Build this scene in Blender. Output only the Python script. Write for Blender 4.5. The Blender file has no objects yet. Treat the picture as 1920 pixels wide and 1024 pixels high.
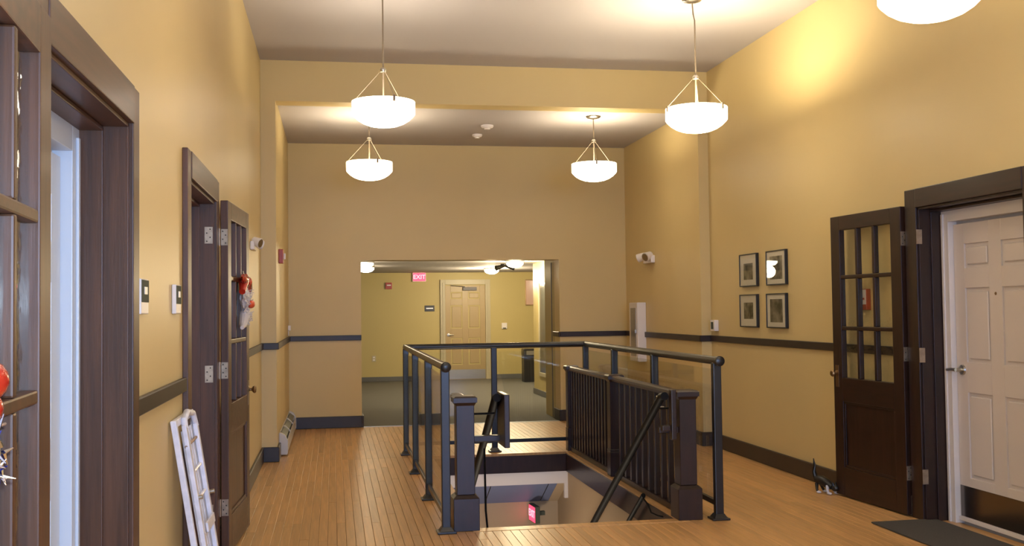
import bpy, bmesh, math, random
from mathutils import Vector, Matrix
random.seed(7)
sc = bpy.context.scene
PI = math.pi

# ---------------------------------------------------------------- camera
cam = bpy.data.cameras.new('camera'); camo = bpy.data.objects.new('camera', cam)
sc.collection.objects.link(camo); sc.camera = camo
cam.sensor_width = 36; cam.lens = 1934.59 / 1920 * 36; cam.clip_start = .05; cam.clip_end = 100
YAW, PITCH, ROLL = .171474, .035401, -.012805
fw = Vector((math.sin(YAW) * math.cos(PITCH), math.cos(YAW) * math.cos(PITCH), math.sin(PITCH)))
rt = Vector((math.cos(YAW), -math.sin(YAW), 0)); up = rt.cross(fw)
rt2 = math.cos(ROLL) * rt + math.sin(ROLL) * up
up2 = -math.sin(ROLL) * rt + math.cos(ROLL) * up
m3 = Matrix((rt2, up2, -fw)).transposed()
camo.matrix_world = Matrix.Translation((0, 0, 1.4)) @ m3.to_4x4()

# ---------------------------------------------------------------- world, exposure, large lights
w = bpy.data.worlds.new('world'); sc.world = w; w.use_nodes = True
w.node_tree.nodes['Background'].inputs[0].default_value = (.45, .62, 1, 1)
w.node_tree.nodes['Background'].inputs[1].default_value = 1.0
sc.view_settings.view_transform = 'Standard'; sc.view_settings.look = 'None'
sc.view_settings.gamma = 1; sc.view_settings.use_curve_mapping = False
sc.view_settings.exposure = 0.27
WARM = (1.0, .88, .64)
LAMP_POWER = 30; BOWL_EMIT = 9; HALL_POWER = 22

def light(name, kind, loc, power, color, **k):
    l = bpy.data.lights.new(name, kind); l.energy = power; l.color = color
    for a, b in k.items(): setattr(l, a, b)
    o = bpy.data.objects.new(name, l); o.location = loc; sc.collection.objects.link(o); return o
win = light('window_daylight', 'AREA', (1.6, -3.42, 1.75), 165, (.29, .48, 1.0), shape='RECTANGLE', size=2.5, size_y=1.7)
win.rotation_euler = (PI / 2, 0, 0)
light('camera_flash', 'POINT', (.03, -.02, 1.47), 170, (.62, .80, 1.0), shadow_soft_size=.02)
light('hallway_side_fill', 'POINT', (4.6, 18.3, 2.0), 16, (1, .85, .6), shadow_soft_size=.1)  # unseen fill added at the right of the hallway
light('stairwell_fill', 'AREA', (1.5, 8.9, -1.7), 16, (1, .85, .66), shape='DISK', size=.5).rotation_euler = (PI, 0, 0)  # unseen fill added low in the well, aimed up at the soffit

# ---------------------------------------------------------------- materials
def mat(name, col, rough=.5, metal=0, var=0, scale=8, bump=0, bscale=60, grain=None, coat=0, emit=0, ecol=None, spec=.5, rnd=0, islands=False, crough=.15):
    m = bpy.data.materials.new(name); m.use_nodes = True; nt = m.node_tree; N = nt.nodes; Lk = nt.links
    b = N['Principled BSDF']; c4 = (*col, 1)
    b.inputs['Base Color'].default_value = c4; b.inputs['Roughness'].default_value = rough
    b.inputs['Metallic'].default_value = metal; b.inputs['Specular IOR Level'].default_value = spec
    if coat: b.inputs['Coat Weight'].default_value = coat; b.inputs['Coat Roughness'].default_value = crough
    if emit:
        b.inputs['Emission Color'].default_value = (*(ecol or col), 1); b.inputs['Emission Strength'].default_value = emit
    tc = None
    if var or bump:
        tc = N.new('ShaderNodeTexCoord'); mp = N.new('ShaderNodeMapping'); Lk.new(tc.outputs['Object'], mp.inputs[0])
        if grain: mp.inputs['Scale'].default_value = grain
    src = None
    if var:
        n = N.new('ShaderNodeTexNoise'); n.inputs['Scale'].default_value = scale; n.inputs['Detail'].default_value = 5
        Lk.new(mp.outputs[0], n.inputs[0])
        r = N.new('ShaderNodeMapRange'); r.inputs[1].default_value = .3; r.inputs[2].default_value = .7
        r.inputs[3].default_value = 1 - var; r.inputs[4].default_value = 1 + var; Lk.new(n.outputs[0], r.inputs[0])
        src = r.outputs[0]
    if rnd:
        if islands:
            g = N.new('ShaderNodeNewGeometry'); ro = g.outputs['Random Per Island']
        else:
            g = N.new('ShaderNodeObjectInfo'); ro = g.outputs['Random']
        r2 = N.new('ShaderNodeMapRange'); r2.inputs[3].default_value = 1 - rnd; r2.inputs[4].default_value = 1 + rnd
        Lk.new(ro, r2.inputs[0])
        if src:
            mu = N.new('ShaderNodeMath'); mu.operation = 'MULTIPLY'; Lk.new(src, mu.inputs[0]); Lk.new(r2.outputs[0], mu.inputs[1]); src = mu.outputs[0]
        else: src = r2.outputs[0]
    if src:
        vm = N.new('ShaderNodeVectorMath'); vm.operation = 'SCALE'; vm.inputs[0].default_value = col
        Lk.new(src, vm.inputs['Scale']); Lk.new(vm.outputs[0], b.inputs['Base Color'])
    if bump:
        n2 = N.new('ShaderNodeTexNoise'); n2.inputs['Scale'].default_value = bscale; n2.inputs['Detail'].default_value = 3
        Lk.new(mp.outputs[0], n2.inputs[0])
        bp = N.new('ShaderNodeBump'); bp.inputs['Strength'].default_value = bump; bp.inputs['Distance'].default_value = .003
        Lk.new(n2.outputs[0], bp.inputs['Height']); Lk.new(bp.outputs[0], b.inputs['Normal'])
    return m

def glass_mat(name, tint=(.97, .98, .97), refl_rough=.0, wavy=0):
    m = bpy.data.materials.new(name); m.use_nodes = True; nt = m.node_tree; N = nt.nodes; Lk = nt.links
    N.remove(N['Principled BSDF']); out = N['Material Output']
    t = N.new('ShaderNodeBsdfTransparent'); t.inputs[0].default_value = (*tint, 1)
    g = N.new('ShaderNodeBsdfGlossy'); g.inputs['Roughness'].default_value = refl_rough
    f = N.new('ShaderNodeFresnel'); ge = N.new('ShaderNodeNewGeometry'); mr = N.new('ShaderNodeMapRange'); mr.inputs[3].default_value = 1.45; mr.inputs[4].default_value = 1 / 1.45
    Lk.new(ge.outputs['Backfacing'], mr.inputs[0]); Lk.new(mr.outputs[0], f.inputs[0])
    mx = N.new('ShaderNodeMixShader'); Lk.new(f.outputs[0], mx.inputs[0]); Lk.new(t.outputs[0], mx.inputs[1]); Lk.new(g.outputs[0], mx.inputs[2])
    if wavy:
        tc = N.new('ShaderNodeTexCoord'); n = N.new('ShaderNodeTexNoise'); n.inputs['Scale'].default_value = 14
        Lk.new(tc.outputs['Object'], n.inputs[0]); bp = N.new('ShaderNodeBump'); bp.inputs['Strength'].default_value = wavy; bp.inputs['Distance'].default_value = .01
        Lk.new(n.outputs[0], bp.inputs['Height']); Lk.new(bp.outputs[0], g.inputs['Normal'])
    Lk.new(mx.outputs[0], out.inputs[0]); return m

M = {}
M['wall'] = mat('wall_paint', (.665, .515, .245), .42, bump=.12, bscale=220, var=.02, scale=1.5, spec=.4)
M['ceil'] = mat('ceiling_paint', (.49, .455, .455), .8, bump=.2, bscale=250)
M['hallwall'] = mat('hallway_paint', (.50, .40, .155), .5, bump=.1, bscale=200)
M['trim'] = mat('dark_trim', (.026, .015, .011), .4, var=.2, scale=6, grain=(1, 1, 1))
M['wood'] = mat('dark_stained_wood', (.022, .008, .0045), .38, var=.35, scale=5, grain=(6, 6, .6), coat=.08, bump=.15, bscale=20)
M['woodh'] = mat('dark_stained_wood_flat_grain', (.022, .008, .0045), .38, var=.35, scale=5, grain=(1, .6, 6), coat=.08)
M['casing'] = mat('brown_casing_wood', (.080, .031, .012), .44, var=.35, scale=4, grain=(8, 8, .5), coat=.04, bump=.12, bscale=18)
M['casingh'] = mat('brown_casing_wood_head', (.080, .031, .012), .42, var=.35, scale=4, grain=(6, .5, 8), coat=.06)
M['stair'] = mat('balustrade_wood', (.020, .008, .0065), .34, var=.3, scale=6, grain=(4, 4, .8), coat=.15)
M['metal'] = mat('guard_metal', (.009, .009, .011), .34, spec=.5, coat=.25, crough=.2)
M['iron'] = mat('black_iron', (.004, .0035, .0035), .6, spec=.15)
M['board'] = mat('maple_board', (.56, .315, .118), .36, var=.16, scale=3, grain=(14, .8, 4), rnd=.13, coat=.06, bump=.05, bscale=30, crough=.22)
M['boards'] = mat('maple_boards_joined', (.56, .315, .118), .36, var=.16, scale=3, grain=(14, .8, 4), rnd=.13, islands=True, coat=.15, crough=.22)
M['sub'] = mat('subfloor', (.12, .06, .025), .8)
M['carpet'] = mat('grey_carpet', (.13, .125, .105), .95, var=.25, scale=300, bump=.6, bscale=500)
M['hbase'] = mat('grey_vinyl_base', (.12, .12, .115), .6)
M['white'] = mat('white_enamel', (.72, .66, .64), .35)
M['whited'] = mat('white_door_paint', (.66, .585, .55), .35, bump=.08, bscale=90)
M['cream'] = mat('cream_door', (.40, .285, .13), .4)
M['creamf'] = mat('cream_frame', (.46, .40, .26), .4)
M['steel'] = mat('brushed_steel', (.42, .41, .40), .35, metal=1, var=.1, scale=10, grain=(1, 1, 30))
M['closer'] = mat('grey_closer_paint', (.20, .19, .20), .6)
M['nickel'] = mat('satin_nickel', (.55, .52, .46), .3, metal=1)
M['dark_steel'] = mat('dark_kick_plate', (.22, .19, .17), .22, metal=1)
M['brass'] = mat('aged_brass', (.30, .20, .11), .4, metal=1)
M['hinge'] = mat('hinge_plate', (.42, .33, .24), .4, metal=.8, var=.2, scale=30)
M['bowl'] = mat('frosted_glass_bowl', (.95, .9, .8), .4, emit=BOWL_EMIT, ecol=(1.0, .86, .62))
M['bowl_mid'] = mat('frosted_glass_bowl_mid', (.95, .9, .8), .4, emit=6, ecol=(1.0, .87, .65))
M['bowl_dim'] = mat('frosted_glass_bowl_dim', (.95, .93, .88), .4, emit=5, ecol=(1.0, .90, .76))
M['hbowl'] = mat('frosted_dome', (.95, .9, .8), .4, emit=9, ecol=(1.0, .88, .66))
M['rod'] = mat('lamp_rod', (.26, .20, .14), .5)
M['white_daylit'] = mat('white_enamel_daylit', (.60, .66, .76), .35)  # white enamel with the bluish daylight cast mixed into its colour
M['whiteplastic'] = mat('white_plastic', (.80, .75, .73), .35)
M['greyplastic'] = mat('grey_plastic', (.10, .11, .085), .8, spec=.15)
M['red'] = mat('red_plastic', (.38, .045, .02), .35)
M['redsign'] = mat('lit_red_sign', (.6, .02, .05), .4, emit=1.6, ecol=(1, .06, .13))
M['redletter'] = mat('lit_red_letter', (.9, .2, .25), .4, emit=2.2, ecol=(1, .25, .30))
M['black'] = mat('black_paint', (.012, .011, .010), .35)
M['matboard'] = mat('white_mat_board', (.88, .80, .70), .7)
M['glass'] = glass_mat('clear_glass')
M['wavy'] = glass_mat('old_wavy_glass', wavy=.25)
M['mat'] = mat('door_mat', (.062, .055, .046), .95, var=.3, scale=200, bump=.8, bscale=300)
M['blue'] = mat('blue_grey_soffit', (.15, .185, .33), .6)
M['lower'] = mat('lower_wall', (.45, .335, .22), .6)
M['rackw'] = mat('worn_white_paint_cool_lit', (.76, .76, .86), .35, var=.12, scale=20)  # worn white; the lavender tint puts the cool light cast into the paint
M['rackb'] = mat('bare_wood_slat', (.36, .25, .19), .6, var=.3, scale=12)
M['redfoil'] = mat('red_foil', (.45, .02, .01), .25, coat=.6)
M['orange'] = mat('orange_ball', (.75, .09, .03), .3, coat=.5)
M['tinsel'] = mat('white_tinsel', (.62, .58, .60), .5)
M['bluefoil'] = mat('blue_foil', (.05, .08, .55), .15, metal=.8)
M['silverfoil'] = mat('silver_foil', (.8, .8, .85), .15, metal=1)
M['heater'] = mat('heater_enamel', (.62, .60, .58), .4)
M['louvre'] = mat('heater_louvre', (.20, .21, .17), .5)
def print_mat(name, sc_, seed, contrast=1.0):
    m = bpy.data.materials.new(name); m.use_nodes = True; N = m.node_tree.nodes; Lk = m.node_tree.links
    b = N['Principled BSDF']; b.inputs['Roughness'].default_value = .6
    tc = N.new('ShaderNodeTexCoord'); mp = N.new('ShaderNodeMapping'); mp.inputs['Location'].default_value = (seed, seed * 2, seed); Lk.new(tc.outputs['Object'], mp.inputs[0])
    n = N.new('ShaderNodeTexNoise'); n.inputs['Scale'].default_value = sc_; n.inputs['Detail'].default_value = 6; Lk.new(mp.outputs[0], n.inputs[0])
    r = N.new('ShaderNodeValToRGB'); r.color_ramp.elements[0].position = .5 - .18 * contrast; r.color_ramp.elements[1].position = .5 + .2 * contrast
    r.color_ramp.elements[0].color = (.05, .045, .035, 1); r.color_ramp.elements[1].color = (.42, .36, .27, 1)
    Lk.new(n.outputs[0], r.inputs[0]); Lk.new(r.outputs[0], b.inputs['Base Color']); return m

# ---------------------------------------------------------------- helpers
def box(bm, x0, x1, y0, y1, z0, z1):
    if x0 > x1: x0, x1 = x1, x0
    if y0 > y1: y0, y1 = y1, y0
    if z0 > z1: z0, z1 = z1, z0
    v = [bm.verts.new((x, y, z)) for x in (x0, x1) for y in (y0, y1) for z in (z0, z1)]
    for f in ((0, 1, 3, 2), (4, 6, 7, 5), (0, 4, 5, 1), (2, 3, 7, 6), (0, 2, 6, 4), (1, 5, 7, 3)):
        bm.faces.new([v[i] for i in f])
def BX(*a, bev=0):
    bm = bmesh.new(); box(bm, *a)
    if bev: bmesh.ops.bevel(bm, geom=bm.edges[:], offset=bev, segments=2, profile=.6, affect='EDGES')
    return bm
def frustum(bm, cx, cy, z0, z1, a0, a1):      # square section a0 -> a1 (half sizes)
    v = [bm.verts.new((cx + sx * a, cy + sy * a, z)) for z, a in ((z0, a0), (z1, a1)) for sx, sy in ((-1, -1), (1, -1), (1, 1), (-1, 1))]
    bm.faces.new([v[3], v[2], v[1], v[0]]); bm.faces.new(v[4:])
    for i in range(4): bm.faces.new([v[i], v[(i + 1) % 4], v[4 + (i + 1) % 4], v[4 + i]])
def prism(bm, poly, h0, h1, axis='x'):        # poly in the two other axes
    def P(a, b, h): return {'x': (h, a, b), 'y': (a, h, b), 'z': (a, b, h)}[axis]
    A = [bm.verts.new(P(a, b, h0)) for a, b in poly]; B = [bm.verts.new(P(a, b, h1)) for a, b in poly]
    n = len(poly); bm.faces.new(A[::-1]); bm.faces.new(B)
    for i in range(n): bm.faces.new([A[i], A[(i + 1) % n], B[(i + 1) % n], B[i]])
    bmesh.ops.recalc_face_normals(bm, faces=bm.faces)
def tube(bm, pts, r, n=12, caps=True, flat=1.0):
    pts = [Vector(p) for p in pts]; rings = []
    for i, p in enumerate(pts):
        t = ((pts[min(i + 1, len(pts) - 1)] - pts[max(i - 1, 0)])).normalized()
        a = t.cross(Vector((0, 0, 1)))
        if a.length < .05: a = t.cross(Vector((0, 1, 0)))
        a.normalize(); b = t.cross(a).normalized()
        rr = r[i] if isinstance(r, (list, tuple)) else r
        rings.append([bm.verts.new(p + a * math.cos(2 * PI * k / n) * rr + b * math.sin(2 * PI * k / n) * rr * flat) for k in range(n)])
    for i in range(len(rings) - 1):
        for k in range(n): bm.faces.new([rings[i][k], rings[i][(k + 1) % n], rings[i + 1][(k + 1) % n], rings[i + 1][k]])
    if caps: bm.faces.new(rings[0][::-1]); bm.faces.new(rings[-1])
def lathe(bm, prof, c=(0, 0, 0), n=40, axis='z', cap=True):
    rings = []
    for r, z in prof:
        ring = []
        for k in range(n):
            a = 2 * PI * k / n; x, y = r * math.cos(a), r * math.sin(a)
            p = {'z': (x, y, z), 'y': (x, z, y), 'x': (z, x, y)}[axis]
            ring.append(bm.verts.new((c[0] + p[0], c[1] + p[1], c[2] + p[2])))
        rings.append(ring)
    for i in range(len(rings) - 1):
        for k in range(n): bm.faces.new([rings[i][k], rings[i][(k + 1) % n], rings[i + 1][(k + 1) % n], rings[i + 1][k]])
    if cap:
        if prof[0][0] > 0: bm.faces.new(rings[0])
        if prof[-1][0] > 0: bm.faces.new(rings[-1])
    bmesh.ops.remove_doubles(bm, verts=bm.verts, dist=1e-6)
    bmesh.ops.recalc_face_normals(bm, faces=bm.faces)
def blob(bm, c, r, s=(1, 1, 1), jit=0, seg=12):
    ret = bmesh.ops.create_uvsphere(bm, u_segments=seg, v_segments=max(6, seg // 2 + 2), radius=r)
    for v in ret['verts']:
        j = 1 + random.uniform(-jit, jit)
        v.co = Vector((v.co.x * s[0] * j + c[0], v.co.y * s[1] * j + c[1], v.co.z * s[2] * j + c[2]))
def obj(name, bm, m, parent=None, smooth=False):
    me = bpy.data.meshes.new(name); bm.normal_update(); bm.to_mesh(me); bm.free(); me.materials.append(m)
    if smooth:
        me.shade_smooth(); me.set_sharp_from_angle(angle=math.radians(40))
    o = bpy.data.objects.new(name, me); sc.collection.objects.link(o)
    if parent: o.parent = parent
    return o
def empty(name, loc=(0, 0, 0), rz=0):
    o = bpy.data.objects.new(name, None); o.empty_display_size = .1; sc.collection.objects.link(o)
    o.location = loc; o.rotation_euler = (0, 0, rz); return o
def tag(o, label, cat, group=None, kind=None):
    o['label'] = label; o['category'] = cat
    if group: o['group'] = group
    if kind: o['kind'] = kind
    return o
def struct(o, label=None, cat=None):
    o['kind'] = 'structure'
    if label: o['label'] = label
    if cat: o['category'] = cat
    return o
def kids(o): return [c for c in sc.collection.objects if c.parent == o]
def copy_tree(o, parent=None):
    c = o.copy(); sc.collection.objects.link(c); c.parent = parent
    for ch in list(o.children): copy_tree(ch, c)
    return c
def boxes(name, lst, m, parent=None, bev=0):
    bm = bmesh.new()
    for b in lst: box(bm, *b)
    if bev: bmesh.ops.bevel(bm, geom=bm.edges[:], offset=bev, segments=1, affect='EDGES')
    return obj(name, bm, m, parent)
def text_mesh(name, s, size, m, parent, loc, rot, depth=.003, sx=1):
    cu = bpy.data.curves.new(name, 'FONT'); cu.body = s; cu.size = size; cu.extrude = depth; cu.align_x = 'CENTER'; cu.align_y = 'CENTER'
    cu.offset = size * .02
    to = bpy.data.objects.new('tmp', cu); sc.collection.objects.link(to)
    dg = bpy.context.evaluated_depsgraph_get(); dg.update()
    me = bpy.data.meshes.new_from_object(to.evaluated_get(dg)); bpy.data.objects.remove(to)
    me.materials.clear(); me.materials.append(m); me.name = name
    o = bpy.data.objects.new(name, me); sc.collection.objects.link(o); o.parent = parent
    o.location = loc; o.rotation_euler = rot; o.scale = (sx, 1, 1); return o

# ---------------------------------------------------------------- room dimensions
XL, XR = -.673, 3.772            # near walls
XL2, XR2 = -.533, 3.667          # far alcove walls
YP, YF, YB = 9.977, 12.677, -3.5
H, ZB, HF = 3.801, 3.411, 3.444
OX0, OX1, OZ = .329, 2.796, 2.023
WX0, WX1, WY0, WY1 = .90, 2.25, 6.6, 9.95     # stair well
TH = .30
DR = (5.11, 6.17, 2.03)          # right doorway y0,y1,top
DL2 = (4.96, 6.02, 2.03)
DL1 = (2.52, 3.55, 2.03)
REC = .15                        # depth of the dark reveals

# ---------------------------------------------------------------- floor
sub = boxes('floor', [(XL - .2, XR + .2, YB, WY0, -.12, -.012), (XL - .2, WX0, WY0, WY1, -.12, -.012), (WX1, XR + .2, WY0, WY1, -.12, -.012),
                      (XL - .2, XR + .2, WY1, YF + .02, -.12, -.012)], M['sub'])
struct(sub, 'narrow-strip maple floor of the upper landing', 'floor')
BW = .057
unit = bmesh.new(); box(unit, -.5, .5, -.5, .5, -.5, .5)
ume = {}
def board(x0, x1, y0, y1, z=0):
    key = (round((y1 - y0) / .1), round((x1 - x0) * 1000))
    if key not in ume:
        bm = bmesh.new(); L_ = y1 - y0; W_ = x1 - x0
        g = .0009
        # top with tiny chamfer
        a = .0012; hx, hy = W_ / 2 - g, L_ / 2 - g
        v = [bm.verts.new((sx * (hx - c), sy * (hy - c), zz)) for zz, c in ((-.012, 0), (-a, 0), (0, a)) for sx, sy in ((-1, -1), (1, -1), (1, 1), (-1, 1))]
        for r in (0, 4):
            for i in range(4): bm.faces.new([v[r + i], v[r + (i + 1) % 4], v[r + 4 + (i + 1) % 4], v[r + 4 + i]])
        bm.faces.new(v[8:12])
        me = bpy.data.meshes.new('floor_board'); bm.to_mesh(me); bm.free(); me.materials.append(M['board']); ume[key] = (me, L_, W_)
    me, L_, W_ = ume[key]
    o = bpy.data.objects.new('floor_board', me); sc.collection.objects.link(o); o.parent = sub
    o.location = ((x0 + x1) / 2, (y0 + y1) / 2, z); o.scale = ((x1 - x0) / W_, (y1 - y0) / L_, 1)
    return o
def in_door(x):                     # extra strip under doorways handled separately
    return False
cols = []
x = XL
while x < XR - .001:
    cols.append((x, min(x + BW, XR))); x += BW
nb = 0
for (x0, x1) in cols:
    spans = [(5.6, WY1), (WY1, YF)]
    xm = (x0 + x1) / 2
    if WX0 < xm < WX1: spans = [(5.6, WY0 - .09), (WY1 + .06, YF)]
    for a, b in spans:
        y = a
        first = True
        while y < b - .001:
            L_ = random.choice((1.4, 1.8, 2.2, 2.6))
            if first: L_ *= random.uniform(.3, 1.0); first = False
            e = y + L_
            if b - e < .5: e = b
            board(x0, x1, y, e, random.uniform(-.0006, 0)); nb += 1
            y = e
print('boards', nb)
# border strips around the well
def strip(name, x0, x1, y0, y1):
    bm = BX(x0, x1, y0, y1, -.03, .002, bev=.003); return obj(name, bm, M['board'], sub)
strip('nosing_board', WX0 - .04, WX1 + .04, WY0 - .088, WY0 + .012)
strip('nosing_board', WX0 - .04, WX1 + .04, WY1 - .005, WY1 + .058)
# floor behind the view (joined)
bm = bmesh.new()
for (x0, x1) in cols:
    y = YB
    while y < 5.6 - .01:
        e = min(y + random.uniform(1.2, 2.6), 5.6)
        if 5.6 - e < .4: e = 5.6
        box(bm, x0 + .0009, x1 - .0009, y + .001, e - .001, -.012, 0); y = e
o = obj('board_field', bm, M['boards'], sub); o['kind'] = 'stuff'
# wood under doorways
strip('threshold_board', XR, XR + REC + .02, DR[0], DR[1])
strip('threshold_board', XL - REC - .02, XL, DL1[0], DL1[1])
strip('threshold_board', XL - REC - .02, XL, DL2[0], DL2[1])

# ---------------------------------------------------------------- walls and ceiling
def wall_with_doors(name, xa, xb, doors, y0, y1):
    L_ = []; y = y0
    for d0, d1, zt in sorted(doors):
        L_ += [(xa, xb, y, d0, 0, H), (xa, xb, d0, d1, zt, H)]; y = d1
    L_.append((xa, xb, y, y1, 0, H)); return boxes(name, L_, M['wall'])
struct(wall_with_doors('wall_left', XL - .2, XL, [DL1, DL2], YB, YP + .05))
struct(wall_with_doors('wall_right', XR, XR + .2, [DR], YB, YP + .05))
struct(boxes('wall_left_alcove', [(XL - .2, XL2, YP, YF + TH, 0, H)], M['wall']))
struct(boxes('wall_right_alcove', [(XR2, XR + .2, YP, YF + TH, 0, H)], M['wall']))
struct(boxes('wall_back', [(XL - .2, OX0, YF, YF + TH, -.1, H), (OX1, XR + .2, YF, YF + TH, -.1, H), (OX0, OX1, YF, YF + TH, OZ, H)], M['wall']))
struct(boxes('ceiling_beam', [(XL2, XR2, YP, YP + .22, ZB, H)], M['wall']))
struct(boxes('ceiling', [(XL - .2, XR + .2, YB - .2, YP + .1, H, H + .15)], M['ceil']))
struct(boxes('ceiling_alcove', [(XL2, XR2, YP + .22, YF, HF, HF + .2)], M['ceil']))
# wall behind the camera with a daylight window
struct(boxes('wall_front', [(XL - .2, .3, YB - .2, YB, 0, H), (2.9, XR + .2, YB - .2, YB, 0, H), (.3, 2.9, YB - .2, YB, 0, .85), (.3, 2.9, YB - .2, YB, 2.65, H)], M['wall']))
wf = boxes('window_1', [(.3, 2.9, YB - .12, YB - .06, .85, .92), (.3, 2.9, YB - .12, YB - .06, 2.58, 2.65), (.3, .37, YB - .12, YB - .06, .92, 2.58),
                        (2.83, 2.9, YB - .12, YB - .06, .92, 2.58), (1.565, 1.635, YB - .12, YB - .06, .92, 2.58)], M['casing'])
struct(wf); boxes('pane', [(.37, 2.83, YB - .095, YB - .09, .92, 2.58)], M['glass'], wf)

# chair rails and baseboards
ZR0, ZR1, ZBB = 1.052, 1.114, .139
def runs(name, z0, z1, t, m, segs, bev=.004):
    bm = bmesh.new()
    for s in segs: box(bm, s[0], s[1], s[2], s[3], z0, z1)
    bmesh.ops.bevel(bm, geom=bm.edges[:], offset=bev, segments=1, affect='EDGES')
    return struct(obj(name, bm, m))
t = .022
segsL = [(XL, XL + t, YB, 2.40), (XL, XL + t, 3.657, 4.83), (XL, XL + t, 6.15, YP - t)]
pilL = [(XL, XL2 + t, YP - t, YP), (XL2, XL2 + t, YP, YF - t)]
segsR = [(XR - t, XR, YB, 4.98), (XR - t, XR, 6.31, YP - t)]
pilR = [(XR2 - t, XR, YP - t, YP), (XR2 - t, XR2, YP, YF - t)]
runs('trim_1', ZR0, ZR1, t, M['trim'], segsL + pilL)
runs('trim_2', ZR0, ZR1, t, M['trim'], segsR + pilR)
runs('trim_3', ZR0, ZR1, t, M['trim'], [(XL2, OX0 , YF - t, YF)])
runs('trim_4', ZR0, ZR1, t, M['trim'], [(OX1 - .0, XR2, YF - t, YF), (OX1 - t, OX1, YF - t, YF + .32)])
runs('baseboard_left', 0.001, ZBB, t, M['trim'], segsL + [(XL, XL2 + t, YP - t, YP), (XL2, XL2 + t, YP, 10.3)])
runs('baseboard_right', 0.001, ZBB, t, M['trim'], segsR + pilR)
runs('baseboard_back', 0.001, ZBB, t, M['trim'], [(XL2, OX0, YF - t, YF), (OX1, XR2, YF - t, YF), (OX1 - t, OX1, YF - t, YF + .32), (OX0, OX0 + t, YF - t, YF + .3)])

# ---------------------------------------------------------------- doorways: dark casings
def doorway(n, side, d, label):
    X = XR if side > 0 else XL
    s = -side                      # towards the corridor
    y0, y1, zt = d
    cw = .13 if side > 0 else (.12 if n == 2 else .105)
    t_ = .026
    m, mh = (M['wood'], M['woodh']) if side > 0 else (M['casing'], M['casingh'])
    root = empty('door_%d' % n, (X, (y0 + y1) / 2, 0)); struct(root, label, 'doorway')
    oy = (y0 + y1) / 2
    def B(name, x0, x1, ya, yb, za, zb, mm, bev=.004): return obj(name, BX(x0, x1, ya - oy, yb - oy, za, zb, bev=bev), mm, root)
    top = zt + .125
    B('casing', 0, s * t_, y1 + .0, y1 + cw, 0, top, m); B('casing', 0, s * t_, y0 - cw, y0, 0, top, m)
    B('head_casing', 0, s * (t_ + .004), y0 - .001, y1 + .001, zt, top, mh)
    # stepped jambs
    for (ya, yb) in ((y1, y1 - .014), (y0, y0 + .014)):
        B('jamb', -s * (REC + .005), s * .012, ya, yb, 0, zt - .001, m, .002)
        q = 1 if yb > ya else -1
        B('jamb_stop', -s * REC, -s * .065, yb, yb + q * .013, 0, zt - .016, m, .003)
    B('head_jamb', -s * (REC + .005), s * .012, y0, y1, zt - .014, zt, mh, .002)
    B('head_stop', -s * REC, -s * .065, y0 + .015, y1 - .015, zt - .03, zt - .015, mh, .003)
    return root
doorway(1, -1, DL1, 'brown cased doorway nearest the camera on the left')
doorway(2, -1, DL2, 'brown cased doorway farther along the left wall')
doorway(3, 1, DR, 'dark cased doorway on the right wall')

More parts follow.
